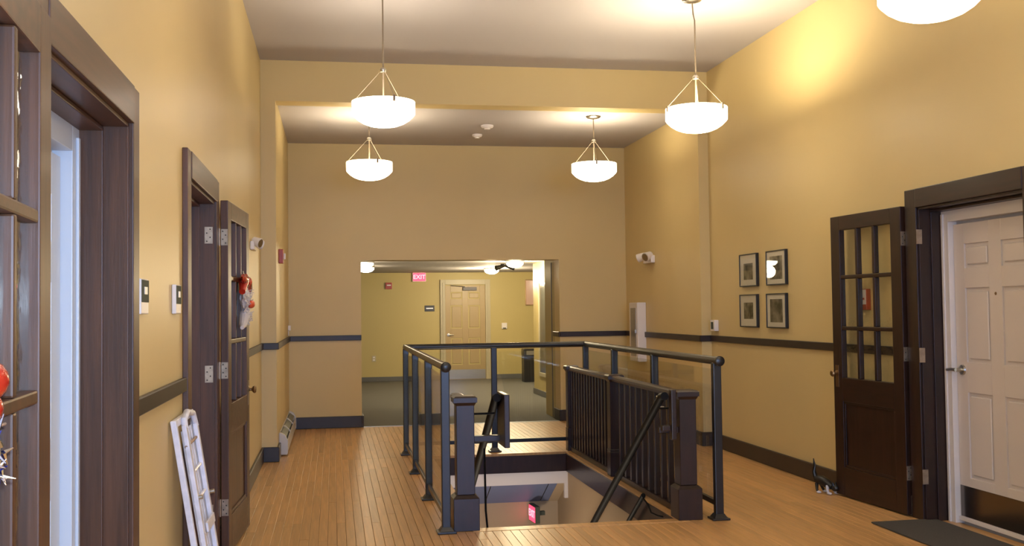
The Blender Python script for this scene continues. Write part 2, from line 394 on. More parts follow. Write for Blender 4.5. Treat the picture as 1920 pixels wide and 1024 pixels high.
# ---------------------------------------------------------------- white inner doors
def panel_door(name, label, loc, rz, W, Hd, m, frame_m, hinge_side, kick, kick_m, fw_=.12, knob_z=.98, knob_m=None, z0=.02, lever=True, frame_t=.03, over=0):
    """front face looks towards local -y; x runs 0..W; door leaf recessed behind frame"""
    root = empty(name, loc, rz); struct(root, label, 'door')
    def B(nm, *a, mm=m, bev=.003, par=root): return obj(nm, BX(*a, bev=bev), mm, par)
    B('frame', -fw_, 0, 0, .12, 0, Hd + fw_ + .02, mm=frame_m); B('frame', W, W + fw_, 0, .12, 0, Hd + fw_ + .02, mm=frame_m)
    B('frame', 0, W, 0, .12, Hd + .02, Hd + fw_ + .02, mm=frame_m)
    for a in (-fw_ * .55, W + fw_ * .35): B('frame_bead', a, a + .022, -.010, 0, 0, Hd + fw_ * .6, mm=frame_m)
    yd = .035
    leaf = empty('leaf', (0, 0, 0)); leaf.parent = root
    st = .115 * W / .85
    c = W / 2; ms = .06
    rails = [(z0, .30), (.84 - .0, 1.03), (1.50, 1.625), (Hd - .13, Hd)]
    # backing slab
    B('slab', .004, W - .004, yd + .012, yd + .045, z0, Hd, par=leaf, bev=0)
    B('stile', .004, st, yd, yd + .012, z0, Hd, par=leaf, bev=.0025); B('stile', W - st, W - .004, yd, yd + .012, z0, Hd, par=leaf, bev=.0025)
    B('stile', c - ms, c + ms, yd, yd + .012, z0, Hd, par=leaf, bev=.0025)
    for a, b in rails:
        B('rail', st, c - ms, yd, yd + .012, a, b, par=leaf, bev=.0025); B('rail', c + ms, W - st, yd, yd + .012, a, b, par=leaf, bev=.0025)
    zz = [(.30, .84), (1.03, 1.50), (1.625, Hd - .13)]
    for a, b in zz:
        for x0, x1 in ((st, c - ms), (c + ms, W - st)):
            bm = bmesh.new(); i = .022; o1, o2 = x0 + i, x1 - i
            box(bm, o1, o2, yd + .002, yd + .012, a + i, b - i); bmesh.ops.bevel(bm, geom=bm.edges[:], offset=.006, segments=1, affect='EDGES')
            obj('panel', bm, m, leaf)
    if kick: B('kick_plate', .01, W - .01, yd - .002, yd, z0 + .01, kick, mm=kick_m, par=leaf, bev=0)
    kx = .065 if hinge_side > 0 else W - .065
    bm = bmesh.new(); lathe(bm, [(.0, -.012), (.030, -.010), (.034, 0)], (kx, yd, knob_z), 24, 'y'); 
    lathe(bm, [(.012, -.05), (.012, -.01)], (kx, yd, knob_z), 12, 'y')
    d = hinge_side
    tube(bm, [(kx, yd - .048, knob_z), (kx + d * .05, yd - .05, knob_z + .002), (kx + d * .10, yd - .046, knob_z - .004)], [.013, .010, .009], 10)
    obj('lever_handle', bm, knob_m or M['nickel'], leaf, True)
    return root, leaf
# right white door: plane x = 3.91, front faces -X ; local x -> world -Y (from y=6.07 towards 5.25)
r, leaf = panel_door('door_4', 'white six-panel door inside the dark right doorway', (XR + REC - .012, 6.07, 0), -PI / 2, .84, 1.91, M['whited'], M['white'], 1, .245, M['dark_steel'], z0=.04)
obj('sweep', BX(.0, .84, .022, .034, .022, .046, bev=.002), M['white'], leaf)
lv = [o for o in leaf.children if o.name.startswith('lever')][0]
lv.scale = (-1, 1, 1); lv.location = (.13, 0, 0)
bm = bmesh.new(); lathe(bm, [(0, -.003), (.009, -.002), (.010, 0)], (.42, .035, 1.46), 16, 'y'); obj('peephole', bm, M['brass'], leaf)
# left white doors
r, leaf = panel_door('door_5', 'white door behind the nearest left doorway', (XL - REC + .012, 2.64, 0), PI / 2, .80, 1.90, M['white_daylit'], M['white_daylit'], 1, 0, None, z0=.02, fw_=.115)
r, leaf = panel_door('door_6', 'white door behind the second left doorway', (XL - REC + .012, 5.09, 0), PI / 2, .80, 1.90, M['whited'], M['white'], 1, 0, None, z0=.02, fw_=.115)
# dark closure behind so nothing leaks round the frames
for nm, xx, d in (('wall_recess_right', XR + .2, DR), ('wall_recess_left_near', XL - .25, DL1), ('wall_recess_left_far', XL - .25, DL2)):
    struct(boxes(nm, [(xx, xx + .05, d[0] - .1, d[1] + .1, -.1, 2.2)], M['ceil']))

# ---------------------------------------------------------------- open glazed doors
def glazed_door(n, label, loc, rz, s, knob_free=True, wood=None, woodh=None):
    """x 0..W from hinge, front face at y=0, body behind at y*(-s)."""
    W, Tk, Z0, Z1 = .85, .044, .012, 2.055
    root = empty('door_%d' % n, loc, rz); struct(root, label, 'door')
    mv, mh = wood or M['wood'], woodh or M['woodh']
    def B(nm, x0, x1, ya, yb, z0, z1, m=mv, bev=.004, par=root): return obj(nm, BX(x0, x1, -s * ya, -s * yb, z0, z1, bev=bev), m, par)
    sw = .115
    B('stile', 0, sw, 0, Tk, Z0, Z1); B('stile', W - sw, W, 0, Tk, Z0, Z1)
    B('top_rail', sw, W - sw, 0, Tk, 1.95, Z1, mh); B('lock_rail', sw, W - sw, 0, Tk, .70, .872, mh); B('bottom_rail', sw, W - sw, 0, Tk, Z0, .22, mh)
    gz = [.872, 1.232, 1.606, 1.95]; gw = (W - 2 * sw); mw = .028
    gx = [sw, sw + gw / 3, sw + 2 * gw / 3, W - sw]
    for z in gz[1:3]: B('muntin', sw, W - sw, .003, Tk - .003, z - mw / 2, z + mw / 2, mh, .005)
    for x in gx[1:3]:
        for i in range(3): B('muntin', x - mw / 2, x + mw / 2, .003, Tk - .003, gz[i] + (mw / 2 if i else 0), gz[i + 1] - (mw / 2 if i < 2 else 0), mv, .005)
    for i in range(3):
        for j in range(3):
            B('pane', gx[i] + (mw / 2 if i else 0) - .004, gx[i + 1] - (mw / 2 if i < 2 else 0) + .004, Tk - .023, Tk - .020, gz[j] + (mw / 2 if j else 0) - .004, gz[j + 1] - (mw / 2 if j < 2 else 0) + .004, M['wavy'], 0)
    # moulded lower panel
    B('panel', sw - .002, W - sw + .002, .016, .03, .218, .702, mv, 0)
    for a in ((sw, W - sw, .22, .238), (sw, W - sw, .682, .70), (sw, sw + .018, .238, .682), (W - sw - .018, W - sw, .238, .682)):
        B('panel_moulding', a[0], a[1], .006, .016, a[2], a[3], mh if a[1] - a[0] > .1 else mv, .004)
    # hinges
    for z in (1.84, 1.07, .285):
        bm = bmesh.new(); box(bm, -.0035, 0, -s * .002, -s * (Tk - .004), z - .047, z + .047)
        box(bm, -.0035, 0, -s * (-.047), -s * (-.006), z - .047, z + .047) if False else None
        h = obj('hinge', bm, M['hinge'], root)
        bm = bmesh.new(); lathe(bm, [(.006, z - .05), (.006, z + .05)], (-.008, -s * (Tk + .004), 0), 12); obj('hinge_knuckle', bm, M['hinge'], h, True)
        bm = bmesh.new()
        for dz in (-.034, -.012, .012, .034): lathe(bm, [(0, -.0048), (.004, -.0035)], (0, -s * (.014 if dz in (-.034, .012) else .03), z + dz), 8, 'x', cap=False)
        obj('screw', bm, M['black'], h)
    # knobs both faces, rose, edge latch
    kx, kz = W - .05, .90
    bm = bmesh.new(); 
    for q, o_ in ((1, 0), (-1, Tk)):
        lathe(bm, [(.026, 0), (.026, .004), (.009, .008), (.009, .03), (.022, .040), (.026, .052), (.018, .062), (0, .064)] if True else [], (0, 0, 0), 20, 'y') if False else None
    def knob(yoff, dirn, name):
        b2 = bmesh.new(); prof = [(.024, 0), (.024, .004), (.009, .008), (.009, .022), (.020, .030), (.025, .040), (.019, .050), (0, .053)]
        if dirn < 0: prof = [(a, -.2 * 0 - b) for a, b in prof]
        sgn = s * dirn
        prof = [(a, abs(b) * sgn) for a, b in prof]
        lathe(b2, prof, (kx, yoff, kz), 20, 'y'); return obj(name, b2, M['brass'], root, True)
    bm.free(); knob(0, 1, 'knob')
    B('escutcheon', kx - .022, kx + .022, -.003, 0, kz - .10, kz + .06, M['brass'], .001)
    return root
gd3 = glazed_door(7, 'dark glazed door folded open flat against the right wall', (3.722, 6.318, 0), math.atan2(.847, -.067), 1)
gd2 = glazed_door(8, 'dark glazed door folded open beyond the second left doorway', (-.600, 6.16, 0), math.atan2(1.05, .062), -1, wood=M['casing'], woodh=M['casingh'])
gd1 = glazed_door(9, 'brown glazed door at the left edge, folded open against the wall', (-.609, 2.395, 0), math.atan2(-.85, .058), 1, wood=M['casing'], woodh=M['casingh'])
for (x, y, z) in ((XL - .02, DL2[1] - .0145, 1.84), (XL - .02, DL2[1] - .0145, 1.06), (XL - .02, DL2[1] - .0145, .285)):
    d2 = bpy.data.objects['door_2']; bm = bmesh.new(); box(bm, 0, .044, -.003, 0, -.047, .047)
    h = obj('hinge_leaf', bm, M['hinge'], d2); h.location = (x - XL - .02, y - (DL2[0] + DL2[1]) / 2, z)
    bm = bmesh.new()
    for dx, dz in ((.012, -.034), (.03, -.012), (.012, .012), (.03, .034)): lathe(bm, [(0, -.0045), (.004, -.003)], (dx, 0, dz), 8, 'y', cap=False)
    obj('screw', bm, M['black'], h)
d3 = bpy.data.objects['door_3']
for z in (1.84, 1.07, .285):
    bm = bmesh.new(); box(bm, -.04, .0, -.003, 0, -.047, .047); h = obj('hinge_leaf', bm, M['hinge'], d3)
    h.location = (.006, DR[1] - .0145 - (DR[0] + DR[1]) / 2, z)

# ---------------------------------------------------------------- stair well
struct(boxes('wall_well_right', [(WX1, WX1 + .12, WY0, WY1 + .6, -3.2, -.19)], M['lower']))
struct(boxes('wall_well_left', [(WX0 - .12, WX0, WY0, WY1 + .6, -3.2, -.19)], M['lower']))
struct(boxes('wall_well_near', [(WX0 - .12, WX1 + .12, WY0 - .12, WY0, -3.2, -.13)], M['lower']))
struct(boxes('wall_well_far', [(WX0, WX1, WY1 + .47, WY1 + .6, -3.2, -.50)], M['lower']))
struct(boxes('floor_lower', [(WX0 - .12, WX1 + .12, WY0 - .12, WY1 + 1.2, -3.3, -3.2)], M['carpet']))
fas = boxes('trim_5', [(WX1 - .018, WX1 + .12, WY0 + .012, WY1 - .0, -.19, -.014), (WX0 - .12, WX0 + .018, WY0 + .012, WY1, -.19, -.014)], M['stair'], bev=.003); struct(fas)
fas2 = boxes('trim_6', [(WX0 + .018, WX1 - .018, WY1 - .03, WY1 + .1, -.185, -.02)], M['stair'], bev=.003); struct(fas2)
hd = boxes('trim_7', [(WX0, WX1, WY1 - .012, WY1 + .08, -.305, -.187), (WX1 - .035, WX1 - .0, WY1 - .012, WY1 + .03, -.45, -.305)], M['white']); struct(hd)
# sloped soffit panels over the lower flight
sof = empty('ceiling_soffit', (0, WY1, -.31)); struct(sof, 'blue-grey sloped soffit over the lower stairs', 'soffit')
for a, b in ((WX0, 1.487), (1.497, 2.06), (2.07, 2.15)):
    bm = bmesh.new(); prism(bm, [(.02, .0), (.47, -.25), (.47, -.22), (.02, .03)], a, b, 'x'); obj('soffit_panel', bm, M['blue'], sof)
bm = bmesh.new(); prism(bm, [(.02, .005), (.47, -.245), (.47, -.2), (.02, .04)], WX0, WX1, 'x'); obj('soffit_backing', bm, M['black'], sof)
bm = bmesh.new(); prism(bm, [(.02, -.004), (.47, -.254), (.47, -.22), (.02, .03)], 2.15, WX1, 'x'); obj('soffit_edge', bm, M['lower'], sof)
# stairs
st = empty('staircase', (WX0, WY0 + .02, -3.2)); tag(st, 'hidden lower flight of dark wooden stairs descending below the floor opening', 'stairs')
nst = 13; rise = 3.2 / 14; run = .28
for i in range(nst):
    z = 3.2 - rise * (i + 1)
    obj('tread', BX(.004, WX1 - WX0 - .004, .02 + i * run - .02, .02 + (i + 1) * run, z - .03, z, bev=.004), M['stair'], st)
    obj('riser', BX(.004, WX1 - WX0 - .004, .02 + i * run, .02 + i * run + .018, z, z + rise - .03), M['stair'], st)
# lit exit sign in the well
ex = empty('exit_sign', (1.955, WY1 + .33, -.655)); tag(ex, 'small red lit exit sign on the wall down in the stair opening', 'exit sign', 'red exit signs')
ex.rotation_euler = (0, 0, math.radians(-84))
obj('housing', BX(-.11, .11, -.0, .05, -.085, .085, bev=.006), M['greyplastic'], ex)
obj('face', BX(-.10, .10, -.004, .0, -.075, .075), M['redsign'], ex)
text_mesh('lettering', 'EXIT', .10, M['redletter'], ex, (0, -.006, 0), (PI / 2, 0, 0), .001)
obj('bracket', BX(-.02, .02, .05, .13, -.02, .02), M['greyplastic'], ex)

# ---------------------------------------------------------------- metal guard railing
g = empty('guard_railing', (1.59, 8.3, 0)); tag(g, 'dark metal guard railing with glass panels around three sides of the stair opening', 'railing')
GX0, GX1, GY0, GY1 = .690, 2.495, 6.53, 10.13
ox, oy = 1.59, 8.3
def gpost(x, y):
    p = obj('post', BX(x - .028 - ox, x + .028 - ox, y - .024 - oy, y + .024 - oy, .012, 1.03, bev=.006), M['metal'], g)
    obj('base_plate', BX(x - .06 - ox, x + .06 - ox, y - .055 - oy, y + .055 - oy, .0, .014, bev=.004), M['metal'], p)
    bm = bmesh.new(); frustum(bm, x - ox, y - oy, .014, .04, .045, .029); obj('base_collar', bm, M['metal'], p)
LY = [GY0, 7.70, 8.95, GY1]
RY = [GY0, 7.87, 9.05, GY1]
for y in LY: gpost(GX0, y)
for y in RY: gpost(GX1, y)
gpost(1.56, GY1)
zc, rr = 1.044, .028
for pts in ([(GX0, GY0 - .07, zc), (GX0, GY1, zc)], [(GX1, GY0 - .06, zc), (GX1, GY1, zc)], [(GX0 - .02, GY1, zc), (GX1 + .02, GY1, zc)]):
    bm = bmesh.new(); tube(bm, [(a - ox, b - oy, c) for a, b, c in pts], rr, 20); obj('handrail', bm, M['metal'], g, True)
for x in (GX0, GX1):
    bm = bmesh.new(); lathe(bm, [(0, -.008), (.026, -.006), (.033, 0), (.033, .02), (.028, .024)], (x - ox, GY0 - .075 - oy, zc), 24, 'y'); obj('end_cap', bm, M['metal'], g, True)
def seg(x0, y0, x1, y1):
    vx = abs(x1 - x0) > abs(y1 - y0)
    if vx:
        obj('bottom_rail', BX(x0 + .028 - ox, x1 - .028 - ox, y0 - .014 - oy, y0 + .014 - oy, .085, .12, bev=.004), M['metal'], g)
        obj('glass_panel', BX(x0 + .04 - ox, x1 - .04 - ox, y0 - .003 - oy, y0 + .003 - oy, .12, .985), M['glass'], g)
    else:
        obj('bottom_rail', BX(x0 - .014 - ox, x0 + .014 - ox, y0 + .024 - oy, y1 - .024 - oy, .085, .12, bev=.004), M['metal'], g)
        obj('glass_panel', BX(x0 - .003 - ox, x0 + .003 - ox, y0 + .035 - oy, y1 - .035 - oy, .12, .985), M['glass'], g)
for Y, X in ((LY, GX0), (RY, GX1)):
    for a, b in zip(Y[:-1], Y[1:]): seg(X, a, X, b)
seg(GX0, GY1, 1.56, GY1); seg(1.56, GY1, GX1, GY1)

# ---------------------------------------------------------------- wooden balustrades
def newel(root, x, y, zt=.845, w=.058, base=.083, name='newel_post'):
    bm = bmesh.new(); frustum(bm, x, y, .0, .205, base, base); frustum(bm, x, y, .205, .225, base, w + .004)
    frustum(bm, x, y, .225, zt - .055, w, w)
    bmesh.ops.bevel(bm, geom=[e for e in bm.edges], offset=.003, segments=1, affect='EDGES')
    p = obj(name, bm, M['stair'], root)
    bm = bmesh.new(); frustum(bm, x, y, zt - .06, zt - .04, w + .002, w + .012); frustum(bm, x, y, zt - .04, zt - .01, w + .018, w + .018); frustum(bm, x, y, zt - .01, zt, w + .018, w + .004)
    obj('newel_cap', bm, M['stair'], p)
def railing(root, x, y0, y1, zt=.835, hw=.045):
    bm = bmesh.new(); prism(bm, [(x - hw, zt - .025), (x - hw * .9, zt - .008), (x - hw * .5, zt), (x + hw * .5, zt), (x + hw * .9, zt - .008), (x + hw, zt - .025), (x + hw * .7, zt - .045), (x - hw * .7, zt - .045)], y0, y1, 'y')
    obj('cap_rail', bm, M['stair'], root)
    obj('bottom_rail', BX(x - .028, x + .028, y0, y1, .0, .045, bev=.004), M['stair'], root)
def baluster(root, x, y, zt=.79, w=.019):
    return obj('baluster', BX(x - w, x + w, y - w, y + w, .045, zt, bev=.003), M['stair'], root)
br = empty('wooden_balustrade', (2.305, 6.62, 0)); tag(br, 'long dark wooden balustrade with newel post on the right side of the stair opening', 'balustrade')
newel(br, 0, 0, .85)
newel(br, 0.01, 1.80, .845, .05, .055, 'intermediate_post')
newel(br, 0.01, 3.40, .84, .045, .05, 'end_post')
railing(br, .01, .06, 1.75); railing(br, .01, 1.85, 3.36)
y = .19
while y < 3.33:
    if abs(y - 1.80) > .08: baluster(br, .01, y)
    y += .155 if y < 1.7 else .105
bl = empty('wooden_balustrade', (.822, 6.62, 0)); tag(bl, 'short dark wooden balustrade with newel post on the left side of the stair opening', 'balustrade')
newel(bl, 0, 0, .85)
railing(bl, -.0, .06, .42)
for y in (.17, .27, .37): baluster(bl, 0, y)
# handrails on wooden brackets
def handrail(name, label, x, dirn, newel_x, y_top, z_top, y_bot, z_bot):
    r_ = empty(name, (x, 6.62, 0)); tag(r_, label, 'handrail')
    o_ = 6.62
    bm = bmesh.new(); tube(bm, [(0, y_top - o_ - .06, z_top + .0), (0, y_top - o_, z_top - .005), (0, y_bot - o_, z_bot)], .027, 12); obj('rail', bm, M['iron'], r_, True)
    if dirn < 0: obj('bracket_board', BX(.027, .063, -.16, .12, .525, .862, bev=.006), M['stair'], r_)
    else:
        obj('bracket_post', BX(-.0 + .03, .065, -.10, -.04, .53, .86, bev=.006), M['stair'], r_)
        obj('bracket_block', BX(-.03, .025, -.09, -.04, .59, .625, bev=.005), M['stair'], r_)
    a, b = sorted((newel_x - x + dirn * .0, -dirn * .045))
    obj('bracket_block', BX(min(newel_x - x, -dirn * .035), max(newel_x - x, -dirn * .035 if dirn < 0 else .066), -.04 if dirn > 0 else .03, .085 if dirn < 0 else .0, .545 if dirn < 0 else .57, .585 if dirn < 0 else .61, bev=.005), M['stair'], r_)
    bm = bmesh.new(); tube(bm, [(newel_x - x, .06, .725), (0, .06, .725)], .007, 8); obj('tie_rod', bm, M['iron'], r_, True)
    return r_, o_
hl, o_ = handrail('stair_handrail', 'black stair handrail on a wooden bracket beside the left newel post', 1.03, -1, .882, 6.63, .835, 10.2, -1.40)
bm = bmesh.new(); tube(bm, [(-.07, .06, .50), (-.066, .06, .1), (-.055, .06, -.03), (-.07, .06, -.06), (-.12, .06, -.062)], .007, 8); obj('brace_rod', bm, M['iron'], hl, True)
hr, o_ = handrail('stair_handrail', 'black stair handrail on a wooden bracket beside the right newel post', 2.15, 1, 2.247, 6.63, .815, 10.2, -1.47)
bm = bmesh.new(); tube(bm, [(.0, .12, .80), (.0, .10, .80), (.0, .10, .735), (.04, .09, .728)], .006, 8); obj('hook', bm, M['nickel'], hr, True)
hl2 = empty('stair_wall_rail', (2.19, 7.2, 0)); tag(hl2, 'lower black rail stub with thin wire loop on the right side of the stairwell', 'handrail')
bm = bmesh.new(); tube(bm, [(0, 0.02, .05), (0, .35, -.17), (0, .9, -.54)], .017, 10); obj('rail', bm, M['iron'], hl2, True)
bm = bmesh.new(); tube(bm, [(0.0, .03, .03), (0.0, -.10, -.0), (0.0, -.16, -.04), (.02, -.25, -.045), (.045, -.3, -.045)], .006, 8); obj('wire_loop', bm, M['iron'], hl2, True)

# ---------------------------------------------------------------- pendant lamps
def make_lamp(zc_):
    """root at bowl bottom; zc_ = ceiling height above it (rod built separately)"""
    root = empty('pendant_lamp')
    prof = [(0, 0), (.06, .003), (.115, .014), (.16, .032), (.20, .058), (.230, .088), (.2375, .10), (.2375, .19)]
    inner = [(.231, .19), (.231, .102), (.194, .066), (.12, .022), (0, .008)]
    bm = bmesh.new(); lathe(bm, prof + inner, n=64, cap=False); b = obj('bowl', bm, M[('bowl', 'bowl_dim', 'bowl_mid')[zc_]], root, True)
    for k in range(3):
        a = math.radians(-70 + 120 * k + root_rot)
        c, s = math.cos(a), math.sin(a)
        bm = bmesh.new(); box(bm, -.008, .008, -.005, .005, .155, .20); 
        bmesh.ops.rotate(bm, verts=bm.verts, cent=(0, 0, 0), matrix=Matrix.Rotation(a + PI / 2, 3, 'Z'))
        for v in bm.verts: v.co.x += c * .241; v.co.y += s * .241
        cl = obj('clip', bm, M['rod'], root)
        bm = bmesh.new(); tube(bm, [(c * .236, s * .236, .196), (c * .016, s * .016, .43)], .0014, 8); obj('suspension_rod', bm, M['rod'], root, True)
    bm = bmesh.new(); lathe(bm, [(.006, .10), (.006, .43)], n=10); obj('center_rod', bm, M['rod'], root, True)
    bm = bmesh.new(); lathe(bm, [(0, .415), (.022, .42), (.026, .435), (.016, .45), (0, .452)], n=20); obj('hub', bm, M['nickel'], root, True)
    return root
def stem(root, dz, kink=0):
    bm = bmesh.new()
    pts = [(0, 0, .445), (0, 0, .445 + (dz - .445) * .72), (-kink * .6, 0, .445 + (dz - .445) * .80), (-kink, 0, dz - .02)]
    tube(bm, pts, .006, 10); obj('stem', bm, M['rod'], root, True)
    bm = bmesh.new(); lathe(bm, [(0, dz - .03), (.03, dz - .028), (.07, dz - .016), (.08, dz - .004), (.08, dz)], (-kink, 0, 0), 32); obj('canopy', bm, M['nickel'], root, True)
POW = [.2, 2.0, .34, .40, .50, 1.3, 1.0, 1.0]
LAMPS = [(.38, 7.78, 2.785, H, 'left pendant lamp with a white glass bowl in the front part of the room', -4, .0, 1),
         (2.785, 7.60, 2.752, H, 'right pendant lamp with a white glass bowl, hung in front of the ceiling beam', 15, .018, 1),
         (.375, 10.75, 2.755, HF, 'left pendant lamp with a white glass bowl in the far alcove', -2, 0, 1),
         (2.735, 10.60, 2.745, HF, 'right pendant lamp with a white glass bowl in the far alcove', -28, 0, 1),
         (2.79, 4.42, 2.742, H, 'nearest pendant lamp, its bowl cut off by the top right of the view', 40, 0, 1),
         (.38, 4.40, 2.79, H, 'pendant lamp just above the view over the left wall doorways', 0, 0, 0),
         (.38, 1.00, 2.79, H, 'pendant lamp above the left behind the view', 0, 0, 0),
         (2.79, 1.00, 2.79, H, 'pendant lamp above the right behind the view', 0, 0, 0)]
for i, (x, y, z, hc, lab, rotz, kink, vis) in enumerate(LAMPS):
    root_rot = rotz
    L_ = make_lamp((1, 0, 2, 2, 2, 0, 0, 0)[i]); L_.location = (x, y, z); tag(L_, lab, 'lamp', 'white glass bowl pendant lamps')
    stem(L_, hc - z - .001, kink)
    light('pendant_bulb', 'POINT', (x, y, z + .13), LAMP_POWER * POW[i], WARM, shadow_soft_size=.06)

# ---------------------------------------------------------------- wall things
def wroot(name, label, cat, x, y, z, side, group=None):
    """local: +x outwards from wall, y along the wall"""
    r_ = empty(name, (x, y, z), 0 if side < 0 else PI); tag(r_, label, cat, group); return r_
# four framed prints
pw, ph = .395, .30
PR = [(8.955, 1.733, 'black-framed print at the upper left of the four on the right wall', print_mat('print_grey_house', 9, 1.2, .7), .0),
      (8.352, 1.732, 'black-framed print at the upper right of the four on the right wall', print_mat('print_green_trees', 22, 3.1, 1), .0),
      (8.965, 1.361, 'black-framed print at the lower left of the four on the right wall', print_mat('print_dark_scene', 12, 5.7, .8), .0),
      (8.362, 1.361, 'black-framed print at the lower right of the four on the right wall', print_mat('print_round_subject', 10, 8.2, .9), .0)]
for i, (y, z, lab, pm, dd) in enumerate(PR):
    r_ = wroot('framed_print', lab, 'picture', XR - .001, y, z, 1, 'framed prints on the right wall')
    a, b = pw / 2, ph / 2; f = .010
    for q in ((-a, a, b - f, b), (-a, a, -b, -b + f), (-a, -a + f, -b + f, b - f), (a - f, a, -b + f, b - f)):
        obj('frame_bar', BX(0, .028, q[0], q[1], q[2], q[3], bev=.002), M['black'], r_)
    obj('mat_board', BX(.0, .020, -a + f, a - f, -b + f, b - f), M['matboard'], r_)
    pa, pb = (.105, .075) if i in (0, 2) else (.125, .10)
    obj('print', BX(.020, .0212, -pa, pa, -pb - (.012 if i in (0,) else 0), pb - (.012 if i == 0 else 0)), pm, r_)
    obj('pane', BX(.0235, .0245, -a + f, a - f, -b + f, b - f), M['glass'], r_)
# emergency lights
def emergency(label, x, y, z, side):
    r_ = wroot('emergency_light', label, 'emergency light', x, y, z, side, 'twin-head emergency lights')
    obj('housing', BX(0, .05, -.16, .16, -.045, .045, bev=.012), M['whiteplastic'], r_)
    for s in (-1, 1):
        bm = bmesh.new(); tube(bm, [(.03, s * .12, .045), (.03, s * .12, .07)], .012, 8)
        d = Vector((.75, s * .45 , -.30)).normalized() if side > 0 else Vector((.75, s * .45, -.30)).normalized()
        c = Vector((.075, s * .125, .035))
        tube(bm, [c - d * .05, c - d * .045, c + d * .03, c + d * .05], [.03, .042, .052, .052], 20)
        hd_ = obj('lamp_head', bm, M['whiteplastic'], r_, True)
        bm = bmesh.new(); tube(bm, [c + d * .051, c + d * .055], .044, 20); obj('lens', bm, M['nickel'], hd_, True)
    return r_
emergency('white twin-head emergency light on the right alcove wall', XR2 - .001, 11.62, 1.965, 1)
emergency('white twin-head emergency light on the left wall by the pilaster', XL + .001, 8.80, 1.955, -1).scale = (.7, .7, .8)
# strobe left
r_ = wroot('fire_strobe', 'small red fire strobe on the left alcove wall', 'fire alarm', XL2 + .001, 10.45, 1.955, -1)
obj('body', BX(0, .045, -.055, .055, -.07, .07, bev=.006), M['red'], r_)
obj('lens', BX(.045, .065, -.02, .03, -.03, .03, bev=.006), M['whiteplastic'], r_)
# thermostats between the left doors
for y, lab in ((3.80, 'grey-faced wall thermostat just right of the nearest left doorway'), (4.60, 'grey-faced wall thermostat left of the second left doorway')):
    r_ = wroot('thermostat', lab, 'thermostat', XL + .001, y, 1.462, -1, 'grey-faced thermostats')
    obj('body', BX(0, .018, -.072, .072, -.062, .062, bev=.004), M['whiteplastic'], r_)
    obj('face', BX(.018, .020, -.068, .068, -.02, .058), M['greyplastic'], r_)
    obj('display', BX(.020, .0225, -.026, .026, .008, .034), M['white'], r_)
# white cabinet on the right alcove wall
r_ = wroot('wall_cabinet', 'tall narrow white cabinet on the right alcove wall across the chair rail', 'cabinet', XR2 - .001, 12.02, 1.12, 1)
obj('box', BX(0, .10, -.17, .17, -.36, .345, bev=.005), M['whiteplastic'], r_)
obj('door_frame', BX(.10, .108, -.165, .165, -.355, .34, bev=.003), M['whiteplastic'], r_)
obj('window', BX(.108, .111, -.11, .11, -.30, .28), M['steel'], r_)
obj('handle', BX(.108, .13, .12, .14, -.02, .02, bev=.003), M['nickel'], r_)
r_ = wroot('wall_thermostat', 'small white box above the chair rail beside the right pilaster', 'thermostat', XR - .001, 9.83, 1.215, 1)
obj('body', BX(0, .045, -.06, .06, -.055, .055, bev=.006), M['whiteplastic'], r_)
obj('vent', BX(.045, .048, -.03, .03, -.035, .035), M['greyplastic'], r_)
r_ = wroot('wall_sensor', 'tiny white wall plate in the far left corner above the chair rail', 'wall plate', XL2 + .001, 12.50, 1.215, -1)
obj('body', BX(0, .03, -.05, .05, -.03, .03, bev=.005), M['whiteplastic'], r_)
obj('plate', BX(0, .008, -.03, .03, -.09, -.035, bev=.002), M['whiteplastic'], r_)
# red/white alarm seen through the right door's glass
r_ = wroot('fire_alarm_box', 'small red and white alarm box seen through the glass of the right door', 'fire alarm', XR - .001, 6.87, 1.44, 1)
obj('body', BX(0, .035, -.06, .06, -.075, .075, bev=.004), M['red'], r_)
obj('label_plate', BX(.035, .037, -.055, .055, -.035, .070), M['matboard'], r_)
obj('pull_bar', BX(.037, .044, -.04, .04, -.002, .012, bev=.002), M['red'], r_)
# ceiling sensors
for x, y, lab, r1 in ((1.66, 11.85, 'small white smoke detector on the alcove ceiling, nearer the far wall', .06), (1.69, 11.25, 'flat white smoke detector on the alcove ceiling between the lamps', .07)):
    r_ = empty('smoke_detector', (x, y, HF)); tag(r_, lab, 'smoke detector', 'ceiling smoke detectors')
    bm = bmesh.new(); lathe(bm, [(r1, 0), (r1, -.015), (r1 * .8, -.03), (0, -.032)], n=28); obj('body', bm, M['whiteplastic'], r_, True)
    bm = bmesh.new(); lathe(bm, [(r1 * .5, -.032), (r1 * .45, -.045), (0, -.047)], n=20); obj('sensor_dome', bm, M['whiteplastic'], r_, True)

# baseboard heater
h_ = empty('baseboard_heater', (XL2 + .002, 10.36, 0)); tag(h_, 'white baseboard heater along the left alcove wall', 'heater')
HL = 2.2
prof = [(0, .015), (.075, .015), (.082, .03), (.082, .15), (.055, .205), (.02, .225), (0, .225)]
def ep(name, y0, y1, m, pr): 
    bm = bmesh.new(); prism(bm, pr, y0, y1, 'y'); return obj(name, bm, m, h_)
ep('end_cap', -.02, .03, M['heater'], prof); ep('end_cap', HL, HL + .05, M['heater'], prof)
ep('front_cover', .03, HL, M['heater'], [(.07, .03), (.079, .03), (.079, .148), (.07, .148)])
ep('back_panel', .03, HL, M['heater'], [(0, .015), (.006, .015), (.006, .223), (0, .223)])
for k in range(3):
    a = .05 + k * .73
    ep('damper', a, a + .66, M['louvre'], [(.012, .205), (.060, .168), (.064, .172), (.016, .212)])
    ep('splice_plate', a + .67, a + .71, M['heater'], [(.006, .214), (.064, .160), (.075, .150), (.075, .168), (.02, .222)])
ep('element', .05, HL, M['steel'], [(.02, .06), (.06, .06), (.06, .12), (.02, .12)])

